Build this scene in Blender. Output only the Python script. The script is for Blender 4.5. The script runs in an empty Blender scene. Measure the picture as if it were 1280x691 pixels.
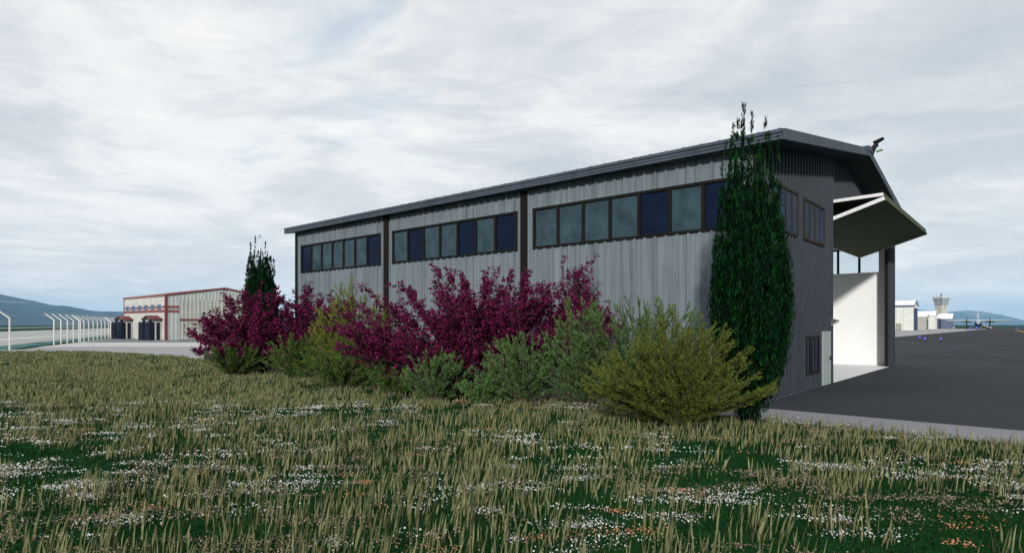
import bpy, math, random
import numpy as np
from mathutils import Vector, Matrix

sc = bpy.context.scene
C = sc.collection
R = math.radians
rng = np.random.default_rng(7)
random.seed(7)

# ------------------------------------------------------------------ helpers
class MB:
    """collects polygons for ONE mesh object"""
    def __init__(s):
        s.v = []; s.f = []; s.m = []
    def poly(s, pts, mi=0):
        b = len(s.v); s.v += [tuple(p) for p in pts]
        s.f.append(tuple(range(b, b + len(pts)))); s.m.append(mi)
    def faces(s, pts, fs, mi=0):
        b = len(s.v); s.v += [tuple(p) for p in pts]
        for f in fs:
            s.f.append(tuple(b + i for i in f)); s.m.append(mi)
    def box(s, x0, x1, y0, y1, z0, z1, mi=0, M=None):
        p = [Vector(q) for q in ((x0,y0,z0),(x1,y0,z0),(x1,y1,z0),(x0,y1,z0),(x0,y0,z1),(x1,y0,z1),(x1,y1,z1),(x0,y1,z1))]
        if M is not None: p = [M @ q for q in p]
        s.faces(p, [(0,3,2,1),(4,5,6,7),(0,1,5,4),(1,2,6,5),(2,3,7,6),(3,0,4,7)], mi)
    def tube(s, p0, p1, r0, r1=None, n=10, mi=0, caps=True):
        p0 = Vector(p0); p1 = Vector(p1); r1 = r0 if r1 is None else r1
        d = (p1 - p0).normalized()
        a = d.cross(Vector((0,0,1)) if abs(d.z) < .9 else Vector((1,0,0))).normalized(); b = d.cross(a)
        pts = []
        for p, r in ((p0, r0), (p1, r1)):
            for k in range(n):
                t = 2*math.pi*k/n
                pts.append(p + a*math.cos(t)*r + b*math.sin(t)*r)
        fs = [(k, (k+1) % n, n+(k+1) % n, n+k) for k in range(n)]
        if caps: fs += [tuple(range(n))[::-1], tuple(range(n, 2*n))]
        s.faces(pts, fs, mi)
    def path(s, P, rad, n=6, mi=0):
        """smooth tube through points P with radii rad"""
        pts = []; P = [Vector(p) for p in P]
        for i, p in enumerate(P):
            d = (P[min(i+1, len(P)-1)] - P[max(i-1, 0)]).normalized()
            a = d.cross(Vector((0,0,1)) if abs(d.z) < .95 else Vector((1,0,0))).normalized(); b = d.cross(a)
            for k in range(n):
                t = 2*math.pi*k/n
                pts.append(p + (a*math.cos(t) + b*math.sin(t))*rad[i])
        fs = []
        for i in range(len(P)-1):
            for k in range(n):
                fs.append((i*n+k, i*n+(k+1) % n, (i+1)*n+(k+1) % n, (i+1)*n+k))
        fs += [tuple(range(n))[::-1], tuple(range((len(P)-1)*n, len(P)*n))]
        s.faces(pts, fs, mi)
    def prism(s, prof, axis, a0, a1, mi=0):
        """prof: list of 2-tuples; axis 'x' -> prof is (y,z); axis 'y' -> prof is (x,z)"""
        n = len(prof)
        mk = (lambda a, q: (a, q[0], q[1])) if axis == 'x' else (lambda a, q: (q[0], a, q[1])) if axis == 'y' else (lambda a, q: (q[0], q[1], a))
        pts = [mk(a0, q) for q in prof] + [mk(a1, q) for q in prof]
        fs = [(k, (k+1) % n, n+(k+1) % n, n+k) for k in range(n)] + [tuple(range(n))[::-1], tuple(range(n, 2*n))]
        s.faces(pts, fs, mi)
    def corr(s, p0, d, o, length, z0, z1, pitch=.4, depth=.068, mi=0, off=0.0):
        """ribbed cladding sheet: start p0 (x,y), along d, ribs toward o; z0/z1 numbers or functions of distance"""
        fz0 = z0 if callable(z0) else (lambda u: z0)
        fz1 = z1 if callable(z1) else (lambda u: z1)
        prof = []; depth *= 1.0
        k = math.floor(-off/pitch) - 1
        while k*pitch - off < length + pitch:
            b = k*pitch - off
            for du, h in ((0,0),(.16,0),(.175,.3),(.19,.3),(.205,0),(.62,0),(.70,1),(.86,1),(.94,0)):
                prof.append((b + du*pitch, h*depth))
            k += 1
        us = [(u, h) for u, h in prof if 0 < u < length]
        us = [(0.0, 0.0)] + us + [(length, 0.0)]
        pts = []
        for u, h in us:
            x = p0[0] + d[0]*u + o[0]*h; y = p0[1] + d[1]*u + o[1]*h
            pts += [(x, y, fz0(u)), (x, y, fz1(u))]
        s.faces(pts, [(2*i, 2*i+2, 2*i+3, 2*i+1) for i in range(len(us)-1)], mi)
    def build(s, name, mats, parent=None, smooth=False, loc=None, kind=None):
        me = bpy.data.meshes.new(name); me.from_pydata(s.v, [], s.f)
        mats = mats if isinstance(mats, (list, tuple)) else [mats]
        for m in mats: me.materials.append(m)
        if len(mats) > 1: me.polygons.foreach_set('material_index', s.m)
        if smooth: me.polygons.foreach_set('use_smooth', [True]*len(s.f))
        me.update()
        o = bpy.data.objects.new(name, me); C.objects.link(o)
        if parent: o.parent = parent
        if loc: o.location = loc
        if kind: o['kind'] = kind
        return o

def quads_obj(name, V, mat, parent=None, smooth=False):
    """V (N,4,3) numpy -> one mesh"""
    n = len(V)
    me = bpy.data.meshes.new(name)
    me.vertices.add(n*4); me.vertices.foreach_set('co', V.reshape(-1).astype(np.float32))
    me.loops.add(n*4); me.loops.foreach_set('vertex_index', np.arange(n*4, dtype=np.int32))
    me.polygons.add(n); me.polygons.foreach_set('loop_start', np.arange(0, n*4, 4, dtype=np.int32))
    me.polygons.foreach_set('loop_total', np.full(n, 4, dtype=np.int32))
    me.materials.append(mat); me.update(calc_edges=True)
    o = bpy.data.objects.new(name, me); C.objects.link(o)
    if parent: o.parent = parent
    return o

def thing(name, label, cat, loc=(0,0,0), rz=0.0, group=None):
    o = bpy.data.objects.new(name, None); C.objects.link(o)
    o.empty_display_size = .3
    o.location = loc; o.rotation_euler = (0, 0, rz); tag(o, label, cat, group)
    return o
def tag(o, label, cat, group=None):
    o['label'] = label; o['category'] = cat
    if group: o['group'] = group
    return o

# ------------------------------------------------------------------ materials
def newmat(name):
    m = bpy.data.materials.new(name); m.use_nodes = True
    nt = m.node_tree; b = nt.nodes['Principled BSDF']
    return m, nt, b
def N(nt, t, **kw):
    n = nt.nodes.new(t)
    for k, v in kw.items(): setattr(n, k, v)
    return n
def ramp(nt, fac, stops):
    r = N(nt, 'ShaderNodeValToRGB'); e = r.color_ramp.elements
    while len(e) < len(stops): e.new(.5)
    for i, (p, c) in enumerate(stops):
        e[i].position = p; e[i].color = (*c, 1) if len(c) == 3 else c
    nt.links.new(fac, r.inputs['Fac'])
    return r.outputs['Color']
def noise(nt, scale, detail=4, rough=.55, vec=None, dist=0.0, stretch=None):
    if vec is None:
        vec = N(nt, 'ShaderNodeTexCoord').outputs['Object']
    if stretch:
        mp = N(nt, 'ShaderNodeMapping'); mp.inputs['Scale'].default_value = stretch
        nt.links.new(vec, mp.inputs['Vector']); vec = mp.outputs['Vector']
    n = N(nt, 'ShaderNodeTexNoise'); n.inputs['Scale'].default_value = scale
    n.inputs['Detail'].default_value = detail; n.inputs['Roughness'].default_value = rough
    n.inputs['Distortion'].default_value = dist
    nt.links.new(vec, n.inputs['Vector'])
    return n.outputs['Fac']
def math_n(nt, op, a, b=None, clamp=False):
    n = N(nt, 'ShaderNodeMath', operation=op); n.use_clamp = clamp
    for i, v in enumerate((a, b)):
        if v is None: continue
        if isinstance(v, (int, float)): n.inputs[i].default_value = v
        else: nt.links.new(v, n.inputs[i])
    return n.outputs[0]
def mixc(nt, fac, a, b, mode='MIX'):
    n = N(nt, 'ShaderNodeMix', data_type='RGBA', blend_type=mode)
    if isinstance(fac, (int, float)): n.inputs[0].default_value = fac
    else: nt.links.new(fac, n.inputs[0])
    for i, v in ((6, a), (7, b)):
        if isinstance(v, tuple): n.inputs[i].default_value = (*v, 1)
        else: nt.links.new(v, n.inputs[i])
    return n.outputs[2]
def bump(nt, b, h, strength=.3, dist=.02):
    n = N(nt, 'ShaderNodeBump'); n.inputs['Strength'].default_value = strength; n.inputs['Distance'].default_value = dist
    nt.links.new(h, n.inputs['Height']); nt.links.new(n.outputs['Normal'], b.inputs['Normal'])

def plain(name, col, rough=.6, metal=0.0, var=.12, scale=3.0, spec=.5, stretch=None):
    """a solid colour with slight uneven wear"""
    m, nt, b = newmat(name)
    f = noise(nt, scale, 5, .6, stretch=stretch)
    lo = tuple(c*(1-var) for c in col); hi = tuple(min(1, c*(1+var)) for c in col)
    nt.links.new(ramp(nt, f, [(.3, lo), (.7, hi)]), b.inputs['Base Color'])
    b.inputs['Roughness'].default_value = rough; b.inputs['Metallic'].default_value = metal
    b.inputs['Specular IOR Level'].default_value = spec
    return m

def leafmat(name, lo, mid, hi, trans=.25, rough=.65, mp=.55):
    """colour varies from leaf to leaf"""
    m, nt, b = newmat(name)
    g = N(nt, 'ShaderNodeNewGeometry')
    col = ramp(nt, g.outputs['Random Per Island'], [(0.0, lo), (mp, mid), (1.0, hi)])
    nt.links.new(col, b.inputs['Base Color'])
    b.inputs['Roughness'].default_value = rough
    b.inputs['Specular IOR Level'].default_value = .04
    if trans:
        t = N(nt, 'ShaderNodeBsdfTranslucent'); nt.links.new(col, t.inputs['Color'])
        mx = N(nt, 'ShaderNodeMixShader'); mx.inputs[0].default_value = trans
        nt.links.new(b.outputs[0], mx.inputs[1]); nt.links.new(t.outputs[0], mx.inputs[2])
        nt.links.new(mx.outputs[0], nt.nodes['Material Output'].inputs['Surface'])
    return m

def cladding(name, col, dirt=.35, metal=.0, rough=.5, speck=.5, seams=0.0):
    """painted / galvanised sheet with vertical rain streaks, speckle and panel to panel differences"""
    m, nt, b = newmat(name)
    tc = N(nt, 'ShaderNodeTexCoord').outputs['Object']
    streak = noise(nt, 1.0, 6, .65, vec=tc, stretch=(5, 5, .16))
    fine = noise(nt, 26, 3, .7, vec=tc)
    big = noise(nt, .6, 4, .5, vec=tc)
    c0 = ramp(nt, streak, [(.25, tuple(c*(1-dirt) for c in col)), (.5, col), (.78, tuple(min(1, c*(1+dirt*.9)) for c in col))])
    pn = noise(nt, 1.0, 2, .5, vec=tc, stretch=(2.4, 2.4, .02), dist=0)
    c0 = mixc(nt, .75, c0, ramp(nt, pn, [(.34, (.62,.64,.66)), (.5, (1,1,1)), (.66, (1.0,1.0,1.0))]), 'MULTIPLY')
    c1 = mixc(nt, .35, c0, ramp(nt, big, [(.3, tuple(c*.75 for c in col)), (.7, tuple(c*1.2 for c in col))]))
    sep = N(nt, 'ShaderNodeSeparateXYZ'); nt.links.new(tc, sep.inputs[0])
    along = math_n(nt, 'ADD', sep.outputs['X'], sep.outputs['Y'])
    ph = math_n(nt, 'FRACT', math_n(nt, 'DIVIDE', along, 1.2))
    seam_shade = ramp(nt, ph, [(0.0, (1,1,1)), (.035, (0,0,0)), (.965, (0,0,0)), (1.0, (1,1,1))])
    mottle = noise(nt, 3.0, 4, .6, vec=tc, stretch=(1, 1, .3))
    c1 = mixc(nt, math_n(nt, 'MULTIPLY', seam_shade, math_n(nt, 'MULTIPLY', mottle, seams)), c1, tuple(c*.25 for c in col))  # dark lines along the panel seams: rib shading put into the colour
    sp = ramp(nt, fine, [(.60, (0,0,0)), (.72, (1,1,1))])
    spf = math_n(nt, 'MULTIPLY', sp, speck)
    c2 = mixc(nt, spf, c1, tuple(min(1, c*1.5) for c in col))
    nt.links.new(c2, b.inputs['Base Color'])
    b.inputs['Roughness'].default_value = rough; b.inputs['Metallic'].default_value = metal
    b.inputs['Specular IOR Level'].default_value = .08
    return m

M = {}
M['galv'] = cladding('galvanised_sheet', (.162,.190,.210), .55, speck=.9, seams=1.0)
M['sheet_shaded'] = cladding('shaded_sheet', (.031,.038,.047), .25, speck=.2)  # front gable sheet: its lack of sun is put into the dark colour
M['roof_trim'] = cladding('roof_trim_sheet', (.070,.085,.108), .3, speck=.1)
M['brown'] = plain('dark_brown_metal', (.010,.0088,.007), .6, spec=.1)
M['black'] = plain('black_metal', (.008,.008,.009), .5, spec=.15)
M['white_liner'] = plain('white_liner', (.89,.89,.86), .75, var=.03, scale=.7)
M['white_trim'] = plain('white_trim', (.80,.80,.79), .5, var=.04)
M['door_grey'] = plain('door_grey', (.30,.34,.33), .55, var=.06)
M['concrete_floor'] = plain('hangar_floor', (.82,.82,.82), .5, var=.04, scale=.8)
M['beige'] = cladding('beige_sheet', (.50,.50,.455), .12, speck=.05)
M['beige_rib'] = cladding('pale_ribbed_sheet', (.44,.47,.44), .14, speck=.05)
M['beige_door'] = cladding('beige_door_sheet', (.40,.41,.36), .14, speck=.05)
M['red'] = plain('dark_red_paint', (.135,.017,.019), .5)
M['red_faded'] = plain('faded_red_paint', (.20,.065,.06), .6, var=.3, scale=2)
M['navy'] = plain('navy_metal', (.011,.014,.029), .5, var=.25, spec=.1)
M['post_white'] = plain('white_post_paint', (.62,.61,.56), .6)
M['wire'] = plain('galvanised_wire', (.30,.32,.32), .45, metal=.4)
M['white_wall'] = cladding('white_wall_sheet', (.66,.66,.60), .12, speck=.05)
M['white_roof'] = plain('white_roof_sheet', (.80,.80,.80), .5, var=.03)
M['bluegrey'] = cladding('blue_grey_sheet', (.13,.15,.22), .12, speck=.05)
M['bluedark'] = plain('dark_blue_trim', (.05,.07,.12), .5)
M['sand'] = cladding('sand_wall', (.40,.38,.33), .1, speck=.05)
M['bark'] = plain('bark', (.045,.032,.025), .9, var=.4, scale=20)
M['purple_bark'] = plain('purple_bark', (.035,.012,.018), .9, var=.4, scale=20)

def olive():
    m, nt, b = newmat('olive_door_sheet')
    tc = N(nt, 'ShaderNodeTexCoord').outputs['Object']
    w = N(nt, 'ShaderNodeTexWave', wave_type='BANDS', bands_direction='X'); w.inputs['Scale'].default_value = .95
    w.inputs['Distortion'].default_value = .25; nt.links.new(tc, w.inputs['Vector'])
    f = noise(nt, 1.2, 5, .6, vec=tc)
    c = ramp(nt, f, [(.3, (.085,.102,.060)), (.7, (.112,.130,.080))])
    c = mixc(nt, ramp(nt, w.outputs['Fac'], [(.0,(.3,.3,.3)),(.06,(0,0,0))]), c, (.018,.022,.012))
    nt.links.new(c, b.inputs['Base Color']); b.inputs['Roughness'].default_value = .7; b.inputs['Specular IOR Level'].default_value = .02
    bump(nt, b, w.outputs['Fac'], .3, .02)
    return m
M['olive'] = olive()

def pane(name, a, b_, rough=.12, spec=.12):
    m, nt, b = newmat(name)
    f = noise(nt, 1.7, 3, .5)
    nt.links.new(ramp(nt, f, [(.3, a), (.75, b_)]), b.inputs['Base Color'])
    b.inputs['Roughness'].default_value = rough; b.inputs['Specular IOR Level'].default_value = spec
    return m
M['pane_teal'] = pane('teal_glass', (.022,.040,.052), (.045,.080,.098))
M['pane_dark'] = pane('navy_glass', (.0035,.008,.022), (.006,.014,.034), .25, .06)
M['pane_blue'] = pane('blue_glass', (.022,.042,.075), (.034,.062,.105), .4, .015)
M['pane_sky'] = pane('pale_blue_glass', (.05,.10,.20), (.09,.16,.28))

def clear():
    m, nt, b = newmat('clear_glass')
    t = N(nt, 'ShaderNodeBsdfTransparent'); t.inputs['Color'].default_value = (.9,.94,.95,1)
    g = N(nt, 'ShaderNodeBsdfGlossy'); g.inputs['Roughness'].default_value = .03
    fr = N(nt, 'ShaderNodeFresnel'); fr.inputs['IOR'].default_value = 1.45
    mx = N(nt, 'ShaderNodeMixShader')
    nt.links.new(fr.outputs[0], mx.inputs[0]); nt.links.new(t.outputs[0], mx.inputs[1]); nt.links.new(g.outputs[0], mx.inputs[2])
    nt.links.new(mx.outputs[0], nt.nodes['Material Output'].inputs['Surface'])
    return m
M['clear'] = clear()

def emit(name, col, s):
    m, nt, b = newmat(name)
    b.inputs['Base Color'].default_value = (*col, 1)
    b.inputs['Emission Color'].default_value = (*col, 1); b.inputs['Emission Strength'].default_value = s
    return m
M['blue_lamp'] = emit('lit_blue_lens', (.10,.09,1.0), 1.6)

def surf(name, lo, hi, scale, rough=.85, fine=60, finev=.25, bstr=.3, seams=None, patch=None, rz=0.0):
    """paving: blotches at one scale, grain at another, optional slab joints"""
    m, nt, b = newmat(name)
    tc = N(nt, 'ShaderNodeTexCoord').outputs['Object']
    f = noise(nt, scale, 6, .6, vec=tc); g = noise(nt, fine, 3, .7, vec=tc)
    c = ramp(nt, f, [(.3, lo), (.7, hi)])
    c = mixc(nt, finev, c, ramp(nt, g, [(.35, tuple(x*.45 for x in lo)), (.65, tuple(min(1, x*1.7) for x in hi))]))
    if patch:
        p = noise(nt, patch[0], 4, .6, vec=tc, stretch=(1, 1, 1))
        c = mixc(nt, ramp(nt, p, [(.52, (0,0,0)), (.60, (1,1,1))]), c, patch[1])
    if seams:
        mp = N(nt, 'ShaderNodeMapping'); mp.inputs['Rotation'].default_value = (0, 0, rz)
        nt.links.new(tc, mp.inputs['Vector'])
        br = N(nt, 'ShaderNodeTexBrick'); br.offset = 0
        br.inputs['Scale'].default_value = 1.0; br.inputs['Brick Width'].default_value = seams; br.inputs['Row Height'].default_value = seams
        br.inputs['Mortar Size'].default_value = .035; br.inputs['Color1'].default_value = (0,0,0,1); br.inputs['Color2'].default_value = (0,0,0,1)
        br.inputs['Mortar'].default_value = (1,1,1,1)
        nt.links.new(mp.outputs['Vector'], br.inputs['Vector'])
        c = mixc(nt, math_n(nt, 'MULTIPLY', br.outputs['Color'], .6), c, tuple(x*.3 for x in lo))
    nt.links.new(c, b.inputs['Base Color']); b.inputs['Roughness'].default_value = rough
    b.inputs['Specular IOR Level'].default_value = .06 if rough < .9 else .02
    bump(nt, b, g, bstr, .01)
    return m
TH = math.atan2(.757, .653)
M['asphalt'] = surf('asphalt', (.034,.038,.044), (.046,.050,.056), .25, fine=55, finev=.3, patch=(.10, (.034,.037,.042)))
M['asphalt_far'] = surf('old_asphalt', (.033,.033,.033), (.042,.042,.041), .06, fine=18, finev=.15)
M['strip'] = surf('concrete_strip', (.20,.20,.215), (.26,.26,.275), .5, fine=70, finev=.35)
M['apron'] = surf('apron_concrete', (.30,.29,.30), (.36,.35,.36), .12, fine=12, finev=.08, seams=7.5, rz=-TH)
M['apron_pale'] = surf('pale_concrete', (.46,.46,.44), (.54,.54,.52), .12, fine=12, finev=.08)
M['runway'] = surf('runway_concrete', (.34,.34,.33), (.41,.41,.39), .03, fine=3, finev=.1, seams=12, rz=-R(63))
M['line_white'] = plain('worn_white_marking', (.72,.72,.70), .8, var=.2, scale=.5)
M['line_yellow'] = plain('worn_yellow_marking', (.45,.33,.04), .8, var=.2, scale=.5)
M['lawn'] = surf('dark_green_turf', (.0045,.020,.005), (.010,.050,.012), 1.6, rough=.95, fine=16, finev=.45, bstr=.9)
M['field'] = surf('airfield_grass', (.012,.035,.016), (.020,.055,.022), .01, rough=.95, fine=.15, finev=.2, bstr=.1)
M['verge'] = surf('teal_verge', (.055,.14,.14), (.10,.20,.20), .1, rough=.95, fine=1.5, finev=.3, bstr=.2, patch=(.08, (.02,.06,.03)))

# ------------------------------------------------------------------ camera
FP, HOR, EYE = 760.0, 405.7, 2.4
cam = bpy.data.cameras.new('camera'); co = bpy.data.objects.new('camera', cam); C.objects.link(co)
cam.sensor_width = 36; cam.lens = 36*FP/1280; cam.shift_y = (HOR-345.5)/1280
co.location = (0, 0, EYE); co.rotation_euler = (R(90), 0, 0)
cam.clip_start = .05; cam.clip_end = 60000
sc.camera = co
def at(px, d, py=None):
    """world point at photo pixel column px and depth d"""
    return ((px-640)/FP*d, d, 0.0 if py is None else EYE+(HOR-py)/FP*d)

# ------------------------------------------------------------------ light
G = Vector((math.cos(TH), math.sin(TH), 0)); BK = Vector((-math.sin(TH), math.cos(TH), 0))
L = (BK*.46 + G*.80 + Vector((0,0,-.35))).normalized()
sun = bpy.data.lights.new('sun', 'SUN'); so = bpy.data.objects.new('sun', sun); C.objects.link(so)
sun.energy = 3.4; sun.angle = R(3); sun.color = (1, .975, .94)
so.rotation_euler = L.to_track_quat('-Z', 'Y').to_euler(); so.location = (0, -30, 40)
elev = math.asin(-L.z); az = math.atan2(-L.x, -L.y)

W = bpy.data.worlds.new('World'); sc.world = W; W.use_nodes = True
nt = W.node_tree; bg = nt.nodes['Background']
sky = N(nt, 'ShaderNodeTexSky', sky_type='NISHITA'); sky.sun_disc = False
sky.sun_elevation = elev; sky.sun_rotation = az; sky.air_density = 1.0; sky.dust_density = 1.0
tc = N(nt, 'ShaderNodeTexCoord').outputs['Generated']
sp = N(nt, 'ShaderNodeSeparateXYZ'); nt.links.new(tc, sp.inputs[0])
zc = math_n(nt, 'ADD', math_n(nt, 'MAXIMUM', sp.outputs['Z'], 0.0), .10)
cb = N(nt, 'ShaderNodeCombineXYZ')
nt.links.new(math_n(nt, 'DIVIDE', sp.outputs['X'], zc), cb.inputs[0])
nt.links.new(math_n(nt, 'DIVIDE', sp.outputs['Y'], zc), cb.inputs[1])
cv = cb.outputs[0]
def shifted(v, off):
    mp = N(nt, 'ShaderNodeMapping'); mp.inputs['Location'].default_value = off
    nt.links.new(v, mp.inputs['Vector']); return mp.outputs['Vector']
c_big = noise(nt, .42, 5, .5, vec=shifted(cv, (3.1, 1.7, 0)), dist=.6)
c_mid = noise(nt, 1.25, 8, .52, vec=shifted(cv, (9.4, 2.2, 0)), dist=1.1)
c_bil = noise(nt, 4.2, 4, .5, vec=shifted(cv, (1.4, 7.7, 0)), dist=1.6, stretch=(1.0, 1.5, 1))
dens = math_n(nt, 'ADD', math_n(nt, 'ADD', math_n(nt, 'MULTIPLY', c_big, .56), math_n(nt, 'MULTIPLY', c_mid, .34)), math_n(nt, 'MULTIPLY', c_bil, .10))
K = 10.0   # background strength is 0.1
cloud = ramp(nt, dens, [(.38, (1.0,.99,.98)), (.44, (.90,.91,.915)), (.495, (.715,.755,.79)), (.57, (.565,.62,.68))])
hzf = math_n(nt, 'POWER', math_n(nt, 'SUBTRACT', 1.0, sp.outputs['Z'], clamp=True), 5.0)
cloud = mixc(nt, math_n(nt, 'MULTIPLY', hzf, .6), cloud, (1.0,1.02,1.01))
cov = ramp(nt, math_n(nt, 'ADD', math_n(nt, 'MULTIPLY', c_big, .55), math_n(nt, 'MULTIPLY', noise(nt, 1.1, 7, .6, vec=shifted(cv, (5.5, .3, 0)), dist=.8), .45)),
           [(.31, (.25,.25,.25)), (.41, (1,1,1))])
vm = N(nt, 'ShaderNodeVectorMath', operation='SCALE'); nt.links.new(cloud, vm.inputs[0]); vm.inputs['Scale'].default_value = K
allsky = mixc(nt, cov, mixc(nt, .55, sky.outputs['Color'], (5.6,7.4,8.8)), vm.outputs[0])
nt.links.new(allsky, bg.inputs['Color']); bg.inputs['Strength'].default_value = .1

# ------------------------------------------------------------------ ground and paving
mb = MB(); n = 72; RG = 13800
ring = [(RG*math.cos(2*math.pi*k/n), RG*math.sin(2*math.pi*k/n), -.12) for k in range(n)]
mb.poly(ring); mb.build('ground', M['field'], kind='structure')

def sheet(name, pts, z, mat, thick=None):
    mb = MB()
    mb.poly([(p[0], p[1], z) for p in pts])
    return mb.build(name, mat, kind='structure')

HC = Vector((7.6, 18.63, 0))                       # near corner of the hangar
def hw(s, t, z=0.0):                               # hangar frame -> world
    p = HC + G*s + BK*t; return Vector((p.x, p.y, z))
# runway frame
RU = Vector((-.447, .894, 0)); RW = Vector((-.894, -.447, 0))
def rw(u, w): p = RU*u + RW*w; return (p.x, p.y)
sheet('runway', [rw(-150, 21.5), rw(900, 21.5), rw(900, 66), rw(-150, 66)], -.085, M['runway'])
sheet('runway_marking', [rw(-150, 30.0), rw(900, 30.0), rw(900, 31.3), rw(-150, 31.3)], -.070, M['line_white'])
sheet('taxiway', [rw(-150, 125), rw(900, 125), rw(900, 142), rw(-150, 142)], -.085, M['apron_pale'])
sheet('verge', [rw(-50, 18.6), rw(160, 18.0), rw(160, 21.3), rw(-50, 21.3)], -.075, M['verge'])
# concrete apron on the left, asphalt on the right
edge_l = [(-46.6,55.3), (-41,54.6), (-35.7,53.2), (-29,48.9), (-24.5,45.2), (-20.8,41.6), (-18.2,37.9)]
pl = [hw(-3.2, 29.0), hw(-1.5, 27.3), hw(23.4, 27.3), hw(120, 27.3), hw(120, 160)]
sheet('apron', [rw(76, 16.4), (-51.5, 58.5)] + edge_l + [(p.x, p.y) for p in pl] + [rw(330, 16.4)], -.035, M['apron'])
sheet('apron_lane', [(-52, 66.5), (-10, 69.5), (-8, 83), (-58.5, 83)], -.025, M['apron_pale'])
M['apron_dark'] = surf('dark_concrete', (.19,.19,.19), (.24,.24,.24), .12, fine=12, finev=.08)
sheet('service_road', [(-59, 84), (-8, 84), (0, 112), (-74, 112)], -.025, M['apron_dark'])
asph = [hw(-1.3, 0), hw(-1.3, -260), hw(300, -420), hw(620, -420), hw(620, 40), hw(23.5, 40), hw(23.5, 0)]
sheet('asphalt_apron', [(p.x, p.y) for p in asph], -.012, M['asphalt'])
e0 = Vector((59.3, 94.5)); ed = Vector((-.108, -.994)).normalized()
sheet('asphalt_taxilane', [tuple(e0 + ed*150), (430, -60), (560, 300), (540, 510), (320, 520), tuple(e0 - ed*180)], -.004, M['asphalt_far'])
ce = [hw(60, 14.5), hw(420, 14.5), hw(420, 60), hw(60, 60)]
sheet('hangar_forecourt', [(p.x, p.y) for p in ce], .002, M['apron'])
for i, (a, b_) in enumerate((((222, 268), (207, 249)), ((200, 240), (181, 216)), ((174, 207), (150, 177)))):
    a = Vector(a); b_ = Vector(b_); q = (b_-a).normalized(); o = Vector((-q.y, q.x))*.45
    sheet('taxi_line', [tuple(a-o), tuple(b_-o), tuple(b_+o), tuple(a+o)], .006, M['line_yellow'])

# concrete strip along the long wall, a real kerb height above the lawn
mb = MB()
mb.box(-3.30, -1.3, -120, 29.0, -.1, .03)
o = mb.build('concrete_strip', M['strip'], kind='structure'); o.location = HC; o.rotation_euler = (0, 0, TH)

# lawn sheet (slightly uneven) inside its outline
lawn_poly = [tuple(hw(-3.32, -60).xy), tuple(hw(-3.32, 29.0).xy)] + edge_l[::-1] + [(-60, 60), (-75, 20), (-40, -25), (40, -50)]
def inside(P, poly):
    x, y = P[:, 0], P[:, 1]; r = np.zeros(len(P), bool); j = len(poly)-1
    for i in range(len(poly)):
        xi, yi = poly[i]; xj, yj = poly[j]
        c = ((yi > y) != (yj > y)) & (x < (xj-xi)*(y-yi)/(yj-yi+1e-12)+xi); r ^= c; j = i
    return r
sheet('lawn', lawn_poly, .0, M['lawn'])

# ------------------------------------------------------------------ value noise for scatter
def vnoise(P, scale, seed):
    r = np.random.default_rng(seed); T = r.random((256, 256))
    q = P*scale + 1000.0; i = np.floor(q).astype(int); f = q-i; f = f*f*(3-2*f)
    a = T[i[:,0] % 256, i[:,1] % 256]; b = T[(i[:,0]+1) % 256, i[:,1] % 256]
    c = T[i[:,0] % 256, (i[:,1]+1) % 256]; d = T[(i[:,0]+1) % 256, (i[:,1]+1) % 256]
    return (a*(1-f[:,0])+b*f[:,0])*(1-f[:,1]) + (c*(1-f[:,0])+d*f[:,0])*f[:,1]

def scatter(n, dmin, dmax, power=1.0, margin=1.06):
    """points on the lawn, inside a wedge a bit wider than the view"""
    d = dmin + (dmax-dmin)*rng.random(n)**power
    x = (rng.random(n)*2-1)*d*(640/FP)*margin
    # rejection to uniform density in x
    P = np.stack([x, d], 1)
    return P[inside(P, lawn_poly)]

M['blade'] = leafmat('dry_grass_blade', (.105,.115,.050), (.180,.182,.086), (.265,.258,.136), .2)
M['blade_green'] = leafmat('green_grass_blade', (.005,.024,.006), (.009,.042,.010), (.016,.062,.015), .15)
M['tuft'] = leafmat('yellow_tuft_blade', (.16,.17,.03), (.24,.25,.06), (.32,.31,.10), .2)
M['white_petal'] = leafmat('white_petal', (.55,.53,.50), (.72,.70,.68), (.85,.84,.83), .2)
M['pink_head'] = leafmat('dry_flower_head', (.20,.15,.10), (.30,.22,.16), (.42,.34,.28), .2)
M['orange_head'] = leafmat('orange_flower_head', (.45,.17,.08), (.58,.26,.14), (.66,.38,.22), .2)

def blades(P, h, w, lean, leanaz, bend=.25):
    """tapered two-segment blades (N*2 quads)"""
    n = len(P); a = rng.random(n)*math.pi
    S = np.stack([np.cos(a), np.sin(a), np.zeros(n)], 1)*(w[:,None]/2)
    B = np.stack([P[:,0], P[:,1], np.full(n, -.01)], 1)
    D = np.stack([np.cos(leanaz)*lean, np.sin(leanaz)*lean, np.ones(n)], 1); D /= np.linalg.norm(D, axis=1)[:,None]
    mid = B + D*(h*.55)[:,None]
    bend = bend*.6; D2 = D + np.stack([np.cos(leanaz), np.sin(leanaz), np.zeros(n)], 1)*(bend*rng.random(n))[:,None]
    D2 /= np.linalg.norm(D2, axis=1)[:,None]
    tip = mid + D2*(h*.45)[:,None]
    q1 = np.stack([B-S*.8, B+S*.8, mid+S, mid-S], 1)
    q2 = np.stack([mid-S, mid+S, tip+S*.18, tip-S*.18], 1)
    return np.concatenate([q1, q2], 0)

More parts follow.
